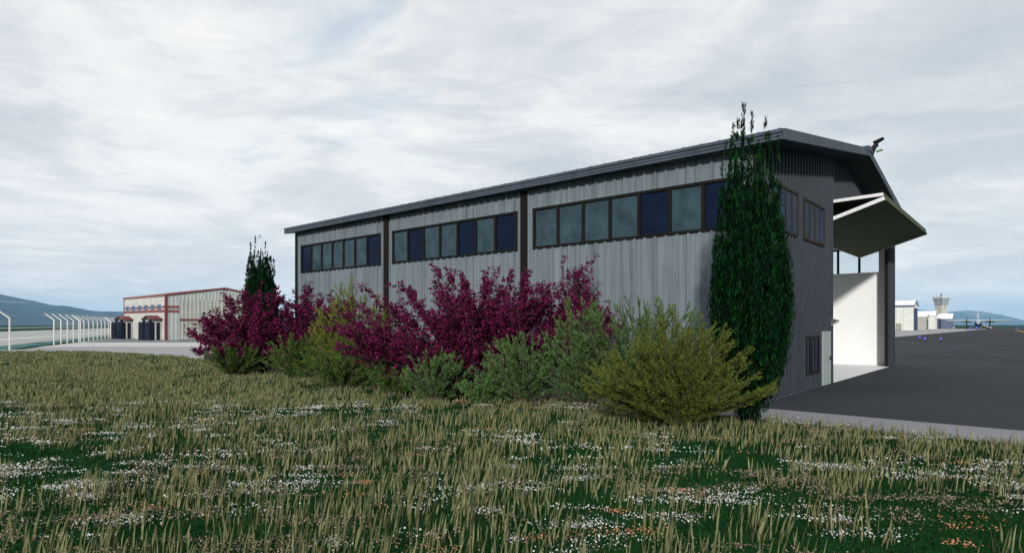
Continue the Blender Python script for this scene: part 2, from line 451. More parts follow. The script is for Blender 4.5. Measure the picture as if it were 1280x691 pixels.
def clump_points(n, dmin, dmax, per, spread, power, thr, seed, wts=(.34,.36,.30)):
    c = scatter(n, dmin, dmax, power)
    f = wts[0]*vnoise(c, .30, seed) + wts[1]*vnoise(c, 1.0, seed+1) + wts[2]*vnoise(c, 2.3, seed+2)
    c = c[f + .10*(rng.random(len(c))-.5) > thr]
    k = rng.integers(per[0], per[1], len(c))
    P = np.repeat(c, k, axis=0); cid = np.repeat(np.arange(len(c)), k)
    P = P + rng.normal(0, spread, P.shape)
    return P, cid, len(c)

allq = []
for (n_, d0, d1, pw, thr, per, hh, ww, spr) in ((800, 4.2, 9, .75, .48, (4, 9), (.16,.44), (.010,.023), .13),
                                               (3500, 8.5, 18, .8, .447, (4, 9), (.14,.36), (.012,.028), .14),
                                               (9500, 17, 34, .85, .37, (7, 13), (.14,.28), (.018,.036), .12),
                                               (7000, 32, 58, .9, .30, (8, 14), (.12,.24), (.03,.055), .17)):
    P, cid, nc = clump_points(n_, d0, d1, per, spr, pw, thr, 11)
    ok = inside(P, lawn_poly); P = P[ok]; cid = cid[ok]
    la = rng.normal(.12, .10, nc)[cid]; az_ = rng.normal(.2, .8, nc)[cid]
    hc = rng.uniform(*hh, nc)[cid]*rng.uniform(.6, 1.1, len(P))
    allq.append(blades(P, hc, rng.uniform(*ww, len(P)), np.abs(la)+.12*rng.random(len(P)), az_+rng.normal(0, .5, len(P))))
o = quads_obj('dry_grass', np.concatenate(allq), M['blade']); o['kind'] = 'stuff'
tag(o, 'tall dry tan grass standing in clumps across the dark green lawn', 'grass')
del o['category']; o['category'] = 'grass'

allq = []
for (n_, d0, d1, pw, hh, ww) in ((60000, 4.2, 12, .8, (.03,.09), (.008,.016)), (60000, 11, 26, .85, (.04,.11), (.014,.026))):
    P = scatter(n_, d0, d1, pw)
    allq.append(blades(P, rng.uniform(*hh, len(P)), rng.uniform(*ww, len(P)), .5*rng.random(len(P)), rng.random(len(P))*6.28, .8))
o = quads_obj('turf_grass', np.concatenate(allq), M['blade_green']); o['kind'] = 'stuff'
tag(o, 'short dark green turf showing between the dry grass clumps', 'grass')

def flower_quads(n, d0, d1, thr, seed, per, size, zr):
    P, cid, nc = clump_points(n, d0, d1, per, .06, .8, thr, seed, (.16,.42,.42))
    P = P + 0
    ax = rng.uniform(.05, .30, nc)[cid]; P[:,0] += ax*rng.normal(0, 1, len(P))
    ok = inside(P, lawn_poly); P = P[ok]; cid = cid[ok]; n = len(P)
    z = rng.uniform(*zr, nc)[cid] + rng.normal(0, .012, n)
    c = np.stack([P[:,0], P[:,1], z], 1)
    a = rng.normal(0, 1, (n,3)); a[:,2] *= .6; a /= np.linalg.norm(a, axis=1)[:,None]
    b = np.cross(a, rng.normal(0, 1, (n,3))); b /= np.linalg.norm(b, axis=1)[:,None]
    s = rng.uniform(*size, n)[:,None]
    return np.stack([c-a*s, c-b*s*.8, c+a*s, c+b*s*.8], 1)
for nm, lab, mat, seed, n_, thr, cat in (('white_flowers', 'clusters of small white flowers low in the lawn', 'white_petal', 31, 1500, .54, 'wildflowers'),
                                    ('dry_flower_heads', 'pinkish tan dry flower heads low among the grass', 'pink_head', 57, 1200, .50, 'flower heads'),
                                    ('orange_flowers', 'few orange flower heads scattered low in the grass', 'orange_head', 83, 60, .45, 'wildflowers')):
    V = np.concatenate([flower_quads(int(n_*.5), 4.5, 10, thr, seed, (30, 80), (.006,.0145), (.06,.17)),
                        flower_quads(int(n_*.5), 9.5, 18, thr, seed, (20, 50), (.009,.018), (.08,.20))])
    o = quads_obj(nm, V, M[mat]); o['kind'] = 'stuff'; tag(o, lab, cat)

# ------------------------------------------------------------------ shrubs and trees
def unit(a): return a/np.maximum(np.linalg.norm(a, axis=1), 1e-9)[:,None]
def leaves(P, D, Ln, Wd):
    n = len(P); D = unit(D)
    S = np.cross(D, rng.normal(0, 1, (n,3))); S = unit(S)
    Ln = Ln[:,None]; Wd = Wd[:,None]
    return np.stack([P, P+D*Ln*.45+S*Wd*.5, P+D*Ln, P+D*Ln*.45-S*Wd*.5], 1)

def shrub(name, label, loc, rx, ry, H, mat, barkm, nst=40, ntw=12, style='cluster', leaf=(.10,.07), per=8, seed=1, group=None,
          skew=0.0, low=.25, flat=.35, cat='shrub', twl=(.10,.26), rz=0.0, jit=1.0):
    global rng
    rng = np.random.default_rng(seed)
    root = thing(name, label, cat, loc, rz, group)
    wood = MB(); V = []
    for i in range(nst):
        a = 2*math.pi*(i*.618 % 1) + rng.normal(0, .25); r = (rng.random()**.55)
        hz = H*(1-flat*r**2)*rng.uniform(.72, 1.06)
        if rng.random() < .22: hz *= rng.uniform(.45, .8)
        tip = np.array([rx*r*math.cos(a)+skew*r, ry*r*math.sin(a), hz])
        b0 = np.array([rng.normal(0, .07*rx), rng.normal(0, .07*ry), -.05])
        ctl = b0*.5 + np.array([tip[0]*rng.uniform(.35,.6), tip[1]*rng.uniform(.35,.6), hz*rng.uniform(.40,.55)])
        us = np.linspace(0, 1, 9)[:,None]
        pts = (1-us)**2*b0 + 2*us*(1-us)*ctl + us**2*tip
        rad0 = .012+.006*H
        wood.path(pts, [rad0*(1-.8*u) for u in us[:,0]], 5)
        # twigs
        m = ntw; u = low + (1-low)*rng.random(m)**.8; u[0] = 1.0
        uu = u[:,None]
        B = (1-uu)**2*b0 + 2*uu*(1-uu)*ctl + uu**2*tip
        T = unit(2*(1-uu)*(ctl-b0) + 2*uu*(tip-ctl))
        out = np.stack([np.cos(a)+rng.normal(0,.9,m), np.sin(a)+rng.normal(0,.9,m), rng.normal(.25,.5,m)], 1)
        if style == 'feather': D = unit(T + .55*unit(out))
        else: D = unit(T*.7 + .75*unit(out) + np.array([0,0,.25]))
        ln = H*rng.uniform(*twl, m)*(1.15-.45*u); ln[0] *= .9; D[0] = unit(T[:1]*1.0+rng.normal(0,.15,(1,3)))[0]
        for j in range(m):
            wood.tube(B[j], B[j]+D[j]*ln[j], .005+.001*H, .003, 3, caps=False)
        if style == 'cluster':
            k = 4
            w = (np.arange(k)+.5)/k
            cc = (B[:,None,:] + D[:,None,:]*(ln[:,None]*w[None,:])[:,:,None]).reshape(-1,3) + rng.normal(0, leaf[0]*.35, (m*k,3))
            P = np.repeat(cc, per, axis=0) + rng.normal(0, leaf[0]*.42, (m*k*per,3))
            Dl = unit(rng.normal(0, 1, P.shape)*np.array([1,1,.55]) + np.array([0,0,.30]))
        elif style == 'feather':
            k = per*4; w = rng.random((m,k))**.8
            P = (B[:,None,:] + D[:,None,:]*(ln[:,None]*w)[:,:,None]).reshape(-1,3)
            Dl = unit(np.repeat(D, k, axis=0) + rng.normal(0, .42, P.shape))
            P = P + rng.normal(0, leaf[0]*.12, P.shape)
        else:
            k = per*4; w = rng.random((m,k))
            P = (B[:,None,:] + D[:,None,:]*(ln[:,None]*w)[:,:,None]).reshape(-1,3) + rng.normal(0, leaf[0]*.55, (m*k,3))*jit
            Dl = unit(np.repeat(D, k, axis=0)*.5 + rng.normal(0, .7, P.shape) + np.array([0,0,.2]))
        P = P[:]; keep = P[:,2] > .0
        P = P[keep]; Dl = Dl[keep]; n = len(P)
        V.append(leaves(P, Dl, rng.uniform(.7,1.25,n)*leaf[0], rng.uniform(.7,1.25,n)*leaf[1]))
    wood.build('stems', barkm, root)
    quads_obj('foliage', np.concatenate(V), mat, root)
    return root

M['purple'] = leafmat('purple_leaf', (.030,.005,.010), (.108,.010,.046), (.235,.022,.105), .2)
M['sage'] = leafmat('sage_leaf', (.032,.070,.018), (.090,.172,.050), (.19,.30,.105), .2)
M['green'] = leafmat('mid_green_leaf', (.028,.060,.012), (.078,.135,.028), (.15,.225,.055), .2)
M['lime'] = leafmat('yellow_green_leaf', (.075,.095,.014), (.165,.200,.028), (.28,.32,.055), .25)
M['juniper'] = leafmat('juniper_needle', (.028,.042,.008), (.102,.138,.022), (.21,.25,.045), .15)
M['cyp'] = leafmat('cypress_spray', (.0012,.005,.0025), (.0022,.013,.005), (.012,.085,.015), .06, .8, .68)

def cypress(name, label, loc, H, prof, nl=100, dens=.05, seed=3, group=None, leaf=(.20,.030), jit=.045, spikes=(2, 14, 33, 47, 66, 88, 101)):
    """columnar crown: many upright leaders, each clothed in small upright sprays"""
    global rng
    rng = np.random.default_rng(seed)
    root = thing(name, label, 'tree', loc, 0, group)
    tr = MB(); tr.path([(0,0,-.1),(.02,0,H*.25),(0,.02,H*.55),(.01,0,H*.82)], [.13,.10,.06,.015], 8); tr.build('trunk', M['bark'], root)
    zs = np.array([p[0] for p in prof])*H; rs = np.array([p[1] for p in prof])
    V = []
    for i in range(nl):
        a = i*2.39996; q = math.sqrt((i+.5)/nl)*.97
        top = H*(.93 - .03*q*q - .26*rng.random()**.9)
        if i in spikes: top = H*rng.uniform(.96, 1.04)
        z0 = .04 + rng.random()*.30*H*q
        if i % 9 == 4: q *= rng.uniform(1.06, 1.20); top = H*rng.uniform(.34, .72); z0 = H*rng.uniform(.10, .22)
        n = int((top-z0)/dens)
        z = z0 + (top-z0)*np.sort(rng.random(n)**.92)
        r = np.interp(z, zs, rs)*q
        aw = a + .12*np.sin(z*1.7+i)
        P = np.stack([r*np.cos(aw), r*np.sin(aw), z], 1)
        fade = np.clip((top-z)/(.30*H), 0, 1)
        gap = vnoise(np.stack([z*2.6, np.full(n, i*7.3)], 1), 1.0, seed+9)      # broken strands near the tip
        keep = (gap > .62*(1-fade)**.8) & (rng.random(n) < .55+.45*fade)
        P = P[keep]; fd = fade[keep]; n = len(P)
        k = 5
        PP = np.repeat(P, k, axis=0); fk = np.repeat(fd, k)
        PP = PP + rng.normal(0, 1, PP.shape)*np.array([jit,jit,.05])*(.35+.65*fk)[:,None]
        out = np.stack([np.cos(a)*np.ones(n*k), np.sin(a)*np.ones(n*k), np.zeros(n*k)], 1)
        D = unit(np.array([0,0,1.0]) + .10*out + rng.normal(0, .13, PP.shape))
        V.append(leaves(PP, D, rng.uniform(.5,1.3,n*k)*leaf[0], rng.uniform(.6,1.4,n*k)*leaf[1]))
    quads_obj('crown', np.concatenate(V), M['cyp'], root)
    return root

prof_c = [(0,.34),(.05,.44),(.15,.72),(.26,.92),(.36,1.0),(.46,.98),(.60,.86),(.75,.78),(.88,.72),(.95,.68),(1,.66)]
cypress('cypress_tree', 'tall dark green columnar cypress standing in front of the grey hangar corner', at(937, 14.5), 7.5, [(z, r*.95) for z, r in prof_c], 150, .030, 3, 'cypresses beside the hangar', (.13,.020), .038)
cypress('cypress_tree', 'smaller far cypress rising behind the left purple shrub, beside the beige hangar', at(326, 35.5), 7.3, [(z, r*1.0) for z, r in prof_c], 140, .05, 5, 'cypresses beside the hangar', (.20,.040))

GP = 'purple shrubs along the hangar wall'; GS = 'green shrubs along the hangar wall'
shrub('purple_shrub', 'largest purple leaved shrub, in the middle in front of the hangar wall', at(594, 20.4), 4.8, 1.9, 3.95, M['purple'], M['purple_bark'], 130, 13, 'cluster', (.094,.064), 10, 46, GP, flat=.34, low=.28)
shrub('purple_shrub', 'narrow upright purple shrub poking up behind the tall sage green shrub', at(722, 20.8), 1.3, 1.0, 4.35, M['purple'], M['purple_bark'], 40, 12, 'cluster', (.092,.062), 10, 22, GP, flat=.45, low=.35)
shrub('purple_shrub', 'leftmost purple shrub, spreading low in front of the far cypress', at(318, 30.0), 3.0, 1.8, 3.9, M['purple'], M['purple_bark'], 78, 12, 'cluster', (.12,.088), 9, 23, GP, flat=.55, low=.2)
shrub('purple_shrub', 'purple shrub between the far cypress and the tall yellow green broom', at(390, 30.4), 1.9, 1.4, 3.85, M['purple'], M['purple_bark'], 48, 12, 'cluster', (.12,.088), 9, 24, GP, flat=.40, low=.2)
shrub('green_shrub', 'low green shrub at the far left end of the planting, under the leftmost purple shrub', at(292, 28.4), 1.5, 1.0, 1.45, M['green'], M['bark'], 58, 12, 'feather', (.078,.026), 9, 25, GS, low=.1)
shrub('green_shrub', 'low rounded green shrub in front of the purple shrub beside the broom', at(372, 26.8), 1.6, 1.1, 1.85, M['green'], M['bark'], 66, 13, 'feather', (.075,.024), 9, 26, GS, low=.1)
shrub('broom_shrub', 'tall feathery yellow green broom in front of the hangar wall', at(442, 25.2), 1.9, 1.1, 3.9, M['lime'], M['bark'], 110, 14, 'feather', (.12,.015), 10, 27, GS, flat=.6, low=.12, twl=(.10,.20))
shrub('green_shrub', 'green shrub at the foot of the yellow green broom', at(428, 22.3), 1.7, .9, 1.7, M['green'], M['bark'], 58, 12, 'fine', (.065,.026), 9, 28, GS, low=.08)
shrub('green_shrub', 'small green shrub under the drooping left end of the largest purple shrub', at(492, 20.6), 1.15, .8, 1.35, M['green'], M['bark'], 40, 11, 'fine', (.062,.026), 9, 35, GS, low=.08)
shrub('sage_shrub', 'small sage green shrub in front of the left part of the largest purple shrub', at(545, 18.7), 1.05, .8, 1.5, M['sage'], M['bark'], 60, 12, 'feather', (.062,.022), 9, 29, GS, low=.08)
shrub('sage_shrub', 'lowest sage green bush, in the gap under the middle of the largest purple shrub', at(605, 18.0), .75, .6, .95, M['sage'], M['bark'], 30, 10, 'fine', (.060,.026), 8, 34, GS, low=.08)
shrub('sage_shrub', 'sage green shrub below the right part of the largest purple shrub', at(655, 18.1), 1.3, .9, 2.05, M['sage'], M['bark'], 72, 13, 'feather', (.062,.022), 9, 30, GS, low=.08)
shrub('sage_shrub', 'tall pale sage green shrub overlapping the right end of the largest purple shrub', at(728, 17.6), 1.3, .9, 3.0, M['sage'], M['bark'], 84, 14, 'feather', (.065,.020), 9, 31, GS, flat=.6, low=.08, twl=(.08,.18))
shrub('sage_shrub', 'sage green shrub against the hangar wall, behind the yellow green juniper', at(803, 17.2), 2.0, .9, 2.95, M['sage'], M['bark'], 110, 14, 'feather', (.065,.018), 9, 32, GS, flat=.25, low=.08, twl=(.08,.20))
shrub('juniper_shrub', 'feathery yellow green juniper in front of the tall cypress', at(848, 14.2), 2.1, 1.2, 2.5, M['juniper'], M['bark'], 150, 16, 'feather', (.085,.012), 13, 33, GS, flat=.6, low=.12, twl=(.12,.24))

# ------------------------------------------------------------------ big grey hangar
def hangar():
    root = thing('grey_hangar', 'large grey ribbed metal hangar with its folding door raised open', 'hangar', HC, TH)
    Wd, Dp, ZE, SL = 23.0, 27.0, 7.87, .17
    win = [(.62, 8.82), (9.80, 17.80), (18.88, 26.38)]; WZ0, WZ1 = 5.50, 6.98
    def roofz(s): return ZE + SL*min(s, Wd-s) - .012
    # long side walls with three window openings each
    def side(s0, o):
        mb = MB(); d = (0, 1)
        mb.corr((s0, 0), d, (o, 0), Dp, 0, WZ0)
        mb.corr((s0, 0), d, (o, 0), Dp, WZ1, ZE-.012)
        e = [0] + [x for w in win for x in w] + [Dp]
        for a, b in zip(e[::2], e[1::2]):
            mb.corr((s0, a), d, (o, 0), b-a, WZ0, WZ1, off=a % .4)
        return mb
    side(0, -1).build('side_wall', M['galv'], root)
    side(Wd, 1).build('side_wall', M['galv'], root)
    # white inner lining of the side walls
    for s0 in (.18, Wd-.85):
        mb = MB(); a0, a1 = s0-.03, s0+.03
        mb.box(a0, a1, .2, Dp-.2, .0, WZ0); mb.box(a0, a1, .2, Dp-.2, WZ1, 7.8)
        e = [.2] + [x for w in win for x in w] + [Dp-.2]
        for a, b in zip(e[::2], e[1::2]): mb.box(a0, a1, a, b, WZ0, WZ1)
        if s0 > 5:
            for t in (3.05, 9.2, 18.3): mb.box(a0-.02, a0, t-.02, t+.02, .0, WZ0-.02)
        mb.build('wall_lining', M['white_liner'], root)
    # gable wall: left piece (small openings are covered by frames set proud), piece over the door, right pier
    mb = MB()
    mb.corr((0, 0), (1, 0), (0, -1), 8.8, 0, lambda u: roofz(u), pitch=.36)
    mb.build('gable_wall', M['sheet_shaded'], root)
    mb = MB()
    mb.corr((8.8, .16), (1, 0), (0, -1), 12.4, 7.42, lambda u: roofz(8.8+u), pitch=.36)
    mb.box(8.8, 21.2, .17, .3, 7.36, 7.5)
    mb.build('gable_wall', M['sheet_shaded'], root)
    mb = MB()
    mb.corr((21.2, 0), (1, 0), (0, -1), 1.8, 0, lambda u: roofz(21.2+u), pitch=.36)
    mb.build('gable_wall', M['sheet_shaded'], root)
    # inner lining behind gable pieces and jambs
    mb = MB()
    mb.prism([(.2,0),(8.8,0),(8.8,roofz(8.8)-.02),(.2,roofz(.2)-.02)], 'y', .18, .30)
    mb.build('wall_lining', M['white_liner'], root)
    mb = MB(); mb.box(8.76, 8.82, .0, .34, 0, 7.36); mb.build('door_jamb', M['white_trim'], root)
    mb = MB(); mb.box(21.16, 22.3, .004, .16, 0, 7.36); mb.build('door_jamb', M['black'], root)
    # back wall
    mb = MB(); mb.corr((Wd, Dp), (-1, 0), (0, 1), Wd, 0, lambda u: roofz(u), pitch=.36); mb.build('gable_wall', M['galv'], root)
    mb = MB(); mb.prism([(.2,0),(Wd-.2,0),(Wd-.2,roofz(.2)-.02),(Wd/2,roofz(Wd/2)-.02),(.2,roofz(.2)-.02)], 'y', Dp-.3, Dp-.18); mb.build('wall_lining', M['white_liner'], root)
    # posts and trim in dark brown
    for t in (9.36, 18.37):
        for s0, s1 in ((-.075, .0), (Wd, Wd+.075)):
            mb = MB(); mb.box(s0, s1, t-.17, t+.17, 0, ZE-.03); mb.build('wall_post', M['brown'], root)
    for s, t in ((0,0), (0,Dp), (Wd,0), (Wd,Dp)):
        mb = MB(); ds = -.07 if s == 0 else .07; dt = -.07 if t == 0 else .07
        a, b = sorted((s-ds*2.6, s+ds)); c_, d_ = sorted((t-dt*2.6, t+dt))
        mb.box(a, b, c_, d_, 0, ZE-.03); mb.build('corner_post', M['brown'] if s == 0 else M['sheet_shaded'], root)
    # roof: two slabs, ribbed on top
    def slab(sg):
        mb = MB()
        s_e = -.4 if sg > 0 else Wd+.4
        z_e = 8.13; z_r = 8.13 + SL*(Wd/2+.4)
        mb.prism([(s_e, z_e-.31), (Wd/2, z_r-.31), (Wd/2, z_r), (s_e, z_e)], 'y', -.79, Dp+.55)
        k = -.7
        while k < Dp+.5:
            q = [(s_e, z_e), (Wd/2, z_r), (Wd/2, z_r+.05), (s_e, z_e+.05)]
            mb.prism(q, 'y', k, k+.05); k += .6
        return mb
    for sg in (1, -1): slab(sg).build('roof', M['roof_trim'], root)
    # fascia: stepped along the eave, plain ribbed on the gable rake
    for s_e, sg in ((-.4, 1), (Wd+.4, -1)):
        mb = MB()
        for z0, z1, p in ((7.82, 7.89, .10), (7.89, 7.92, .07), (7.92, 8.00, .095), (8.00, 8.03, .065), (8.03, 8.13, .11)):
            a, b = sorted((s_e - sg*p, s_e + sg*.0)); mb.box(a, b, -.80, Dp+.56, z0, z1)
        mb.build('eave_fascia', M['roof_trim'], root)
    mb = MB(); zr = 8.13 + SL*(Wd/2+.4)
    for a, b, za, zb in ((-.42, Wd/2, 8.13, zr), (Wd/2, Wd+.42, zr, 8.13)):
        mb.prism([(a, za-.32), (b, zb-.32), (b, zb+.01), (a, za+.01)], 'y', -.85, -.80)
        k = 0
        while a + k*.30 < b-.1:
            s_ = a + k*.30; z_ = za + (zb-za)*(s_-a)/(b-a); dz = (zb-za)/(b-a)*.07
            mb.prism([(s_, z_-.30), (s_+.07, z_-.30+dz), (s_+.07, z_-.01+dz), (s_, z_-.01)], 'y', -.868, -.85); k += 1
    mb.build('rake_fascia', M['roof_trim'], root)
    mb = MB(); mb.prism([(Wd/2-.5, zr-.2), (Wd/2, zr-.1), (Wd/2+.5, zr-.2), (Wd/2+.5, zr+.02), (Wd/2, zr+.11), (Wd/2-.5, zr+.02)], 'y', -.885, Dp+.58)
    mb.build('ridge_cap', M['roof_trim'], root)

    # strip windows; every pane its own sub-part
    cols = ['TTTTDTD', 'DTDTTDT', 'DTTTTTD']    # from near bay to far bay, in order of growing t
    cols = ['DTDTTTT', 'DTDTTDT', 'DTTTTTD']
    for side_i, s0 in enumerate((0.0, Wd)):
        sg = -1 if s0 == 0 else 1
        for (a, b), cl in zip(win, cols):
            mb = MB(); o0, o1 = sorted((s0+sg*.07, s0-sg*.12))
            f = .075
            mb.box(o0, o1, a-f, b+f, WZ1-.02, WZ1+f); mb.box(o0, o1, a-f, b+f, WZ0-f, WZ0+.02)
            nP = 7; w = (b-a)/nP
            for k in range(nP+1):
                hw_ = .055; x = a+k*w
                mb.box(o0+.004, o1-.004, x-hw_ - (.02 if k == 0 else 0), x+hw_ + (.02 if k == nP else 0), WZ0+.02, WZ1-.02)
            fr = mb.build('window', M['brown'], root)
            for k in range(nP):
                mb = MB(); p0, p1 = sorted((s0+sg*.005, s0-sg*.015))
                mb.box(p0, p1, a+k*w+.056, a+(k+1)*w-.056, WZ0+.021, WZ1-.021)
                mb.build('pane', M['clear'] if s0 > 1 else M['pane_teal'] if cl[k] == 'T' else M['pane_dark'], fr)
    def gwin(a, b, z0, z1, nP, pm, fm, f=.09):
        mb = MB(); y0, y1 = -.085, -.002
        mb.box(a, b, y0, y1, z1-f, z1); mb.box(a, b, y0, y1, z0, z0+f)
        mb.box(a, a+f, y0, y1, z0+f, z1-f); mb.box(b-f, b, y0, y1, z0+f, z1-f)
        w = (b-a-f)/nP
        for k in range(1, nP): x = a+f/2+k*w; mb.box(x-.04, x+.04, y0+.004, y1, z0+f, z1-f)
        fr = mb.build('window', fm, root)
        for k in range(nP):
            x0 = a+f/2+k*w+.045; x1 = x0+w-.09
            mb = MB(); mb.box(x0, x1, -.052, -.045, z0+f+.002, z1-f-.002); mb.build('pane', pm, fr)
    M['frame_tan'] = plain('tan_brown_frame', (.036,.031,.025), .8, spec=.02)
    gwin(.95, 3.70, 5.47, 7.0, 4, M['pane_blue'], M['frame_tan'])
    gwin(4.42, 7.18, 5.47, 7.0, 4, M['pane_blue'], M['frame_tan'])
    gwin(4.64, 6.45, .55, 1.98, 3, M['pane_dark'], M['brown'])
    # personnel door
    mb = MB(); mb.box(7.04, 8.16, -.075, -.01, .01, 2.14); pd = mb.build('personnel_door', M['door_grey'], root)
    mb = MB(); mb.box(7.98, 8.02, -.115, -.076, .98, 1.12); mb.box(7.88, 8.02, -.135, -.115, 1.03, 1.07); mb.build('door_handle', M['black'], pd)
    # folding door, raised: two leaves meeting at the outer fold
    def leaf(y0, z0, y1, z1, th):
        d = Vector((0, y1-y0, z1-z0)); ln = d.length; d.normalize()
        Mx = Matrix(((1,0,0,0),(0,d.y,-d.z,y0),(0,d.z,d.y,z0),(0,0,0,1)))
        mb = MB(); mb.box(8.86, 21.14, 0, ln, -th, th, 0, Mx)
        for s in (8.84, 21.10):
            mb.box(s, s+.06, -.005, ln+.005, -th-.012, th+.012, 1, Mx)
        mb.box(8.9, 21.1, -.02, .0, -th-.006, th+.006, 0, Mx); mb.box(8.9, 21.1, ln, ln+.02, -th-.006, th+.006, 1, Mx)
        return mb
    leaf(-1.84, 7.42, 1.42, 6.36, .06).build('folding_door_leaf', [M['olive'], M['white_trim']], root)
    leaf(-1.80, 7.58, 1.42, 7.50, .05).build('folding_door_leaf', [M['olive'], M['white_trim']], root)
    # steel columns seen inside the far window band
    return root
hangar()
mb = MB(); mb.box(.33, 22.11, .0, 26.6, -.06, .012); o = mb.build('floor', M['concrete_floor'], kind='structure'); o.location = HC; o.rotation_euler = (0,0,TH)

# wall lamp beside the door opening
p = hw(8.35, -.05, 2.38)
wl = thing('wall_lamp', 'small wedge shaped wall lamp above the grey personnel door of the hangar', 'wall lamp', p, TH)
mb = MB(); mb.prism([(0, .0), (-.26, .17), (-.26, .20), (0, .27)], 'x', -.17, .17); mb.build('lamp_housing', plain('bronze_housing', (.11,.095,.08), .4), wl)
mb = MB(); mb.prism([(-.012, -.012), (-.275, .16), (-.262, .172), (.0, .0)], 'x', -.15, .15); mb.build('lens', plain('frosted_lens', (.75,.75,.73), .3, var=.03), wl)
# floodlight on the roof ridge
p = hw(12.05, -.80, 10.10)
fl = thing('floodlight', 'black floodlight on a bracket at the peak of the grey hangar roof', 'floodlight', p, TH)
mb = MB(); mb.path([(0,0,-.06),(.08,-.03,.10),(.16,-.10,.26),(.20,-.2,.38)], [.13,.12,.11,.10], 8); mb.build('bracket', M['black'], fl)
Mx = Matrix.Translation((.24,-.30,.43)) @ Matrix.Rotation(R(-25), 4, 'X')
mb = MB(); mb.prism([(-.22,.12),(.20,.17),(.20,.05),(-.22,.07)], 'x', -.16, .16)
mb.v = [tuple(Mx @ Vector(v)) for v in mb.v]; mb.build('lamp_hood', M['black'], fl)
mb = MB(); mb.tube((.22,-.16,.06), (.24,-.42,.10), .045, .045, 8); mb.build('sensor', plain('green_plastic', (.10,.20,.06), .4), fl)

# yellow tufts on the concrete strip beside the cypress
for i, (s, t, lab) in enumerate(((-1.45, .35, 'yellowish grass tuft on the concrete strip next to the cypress foot'), (-1.35, -.35, 'yellowish grass tuft at the asphalt edge, standing just outside the cypress'))):
    q = hw(s, t)
    rng = np.random.default_rng(90+i); n = 26
    P = rng.normal(0, .07, (n,2))
    o = quads_obj('grass_tuft', blades(P, rng.uniform(.25,.60,n), rng.uniform(.010,.02,n), .35*rng.random(n), rng.random(n)*6.28, .6), M['tuft'])
    o.location = (q.x, q.y, .03); tag(o, lab, 'grass tuft', 'grass tufts by the concrete strip')

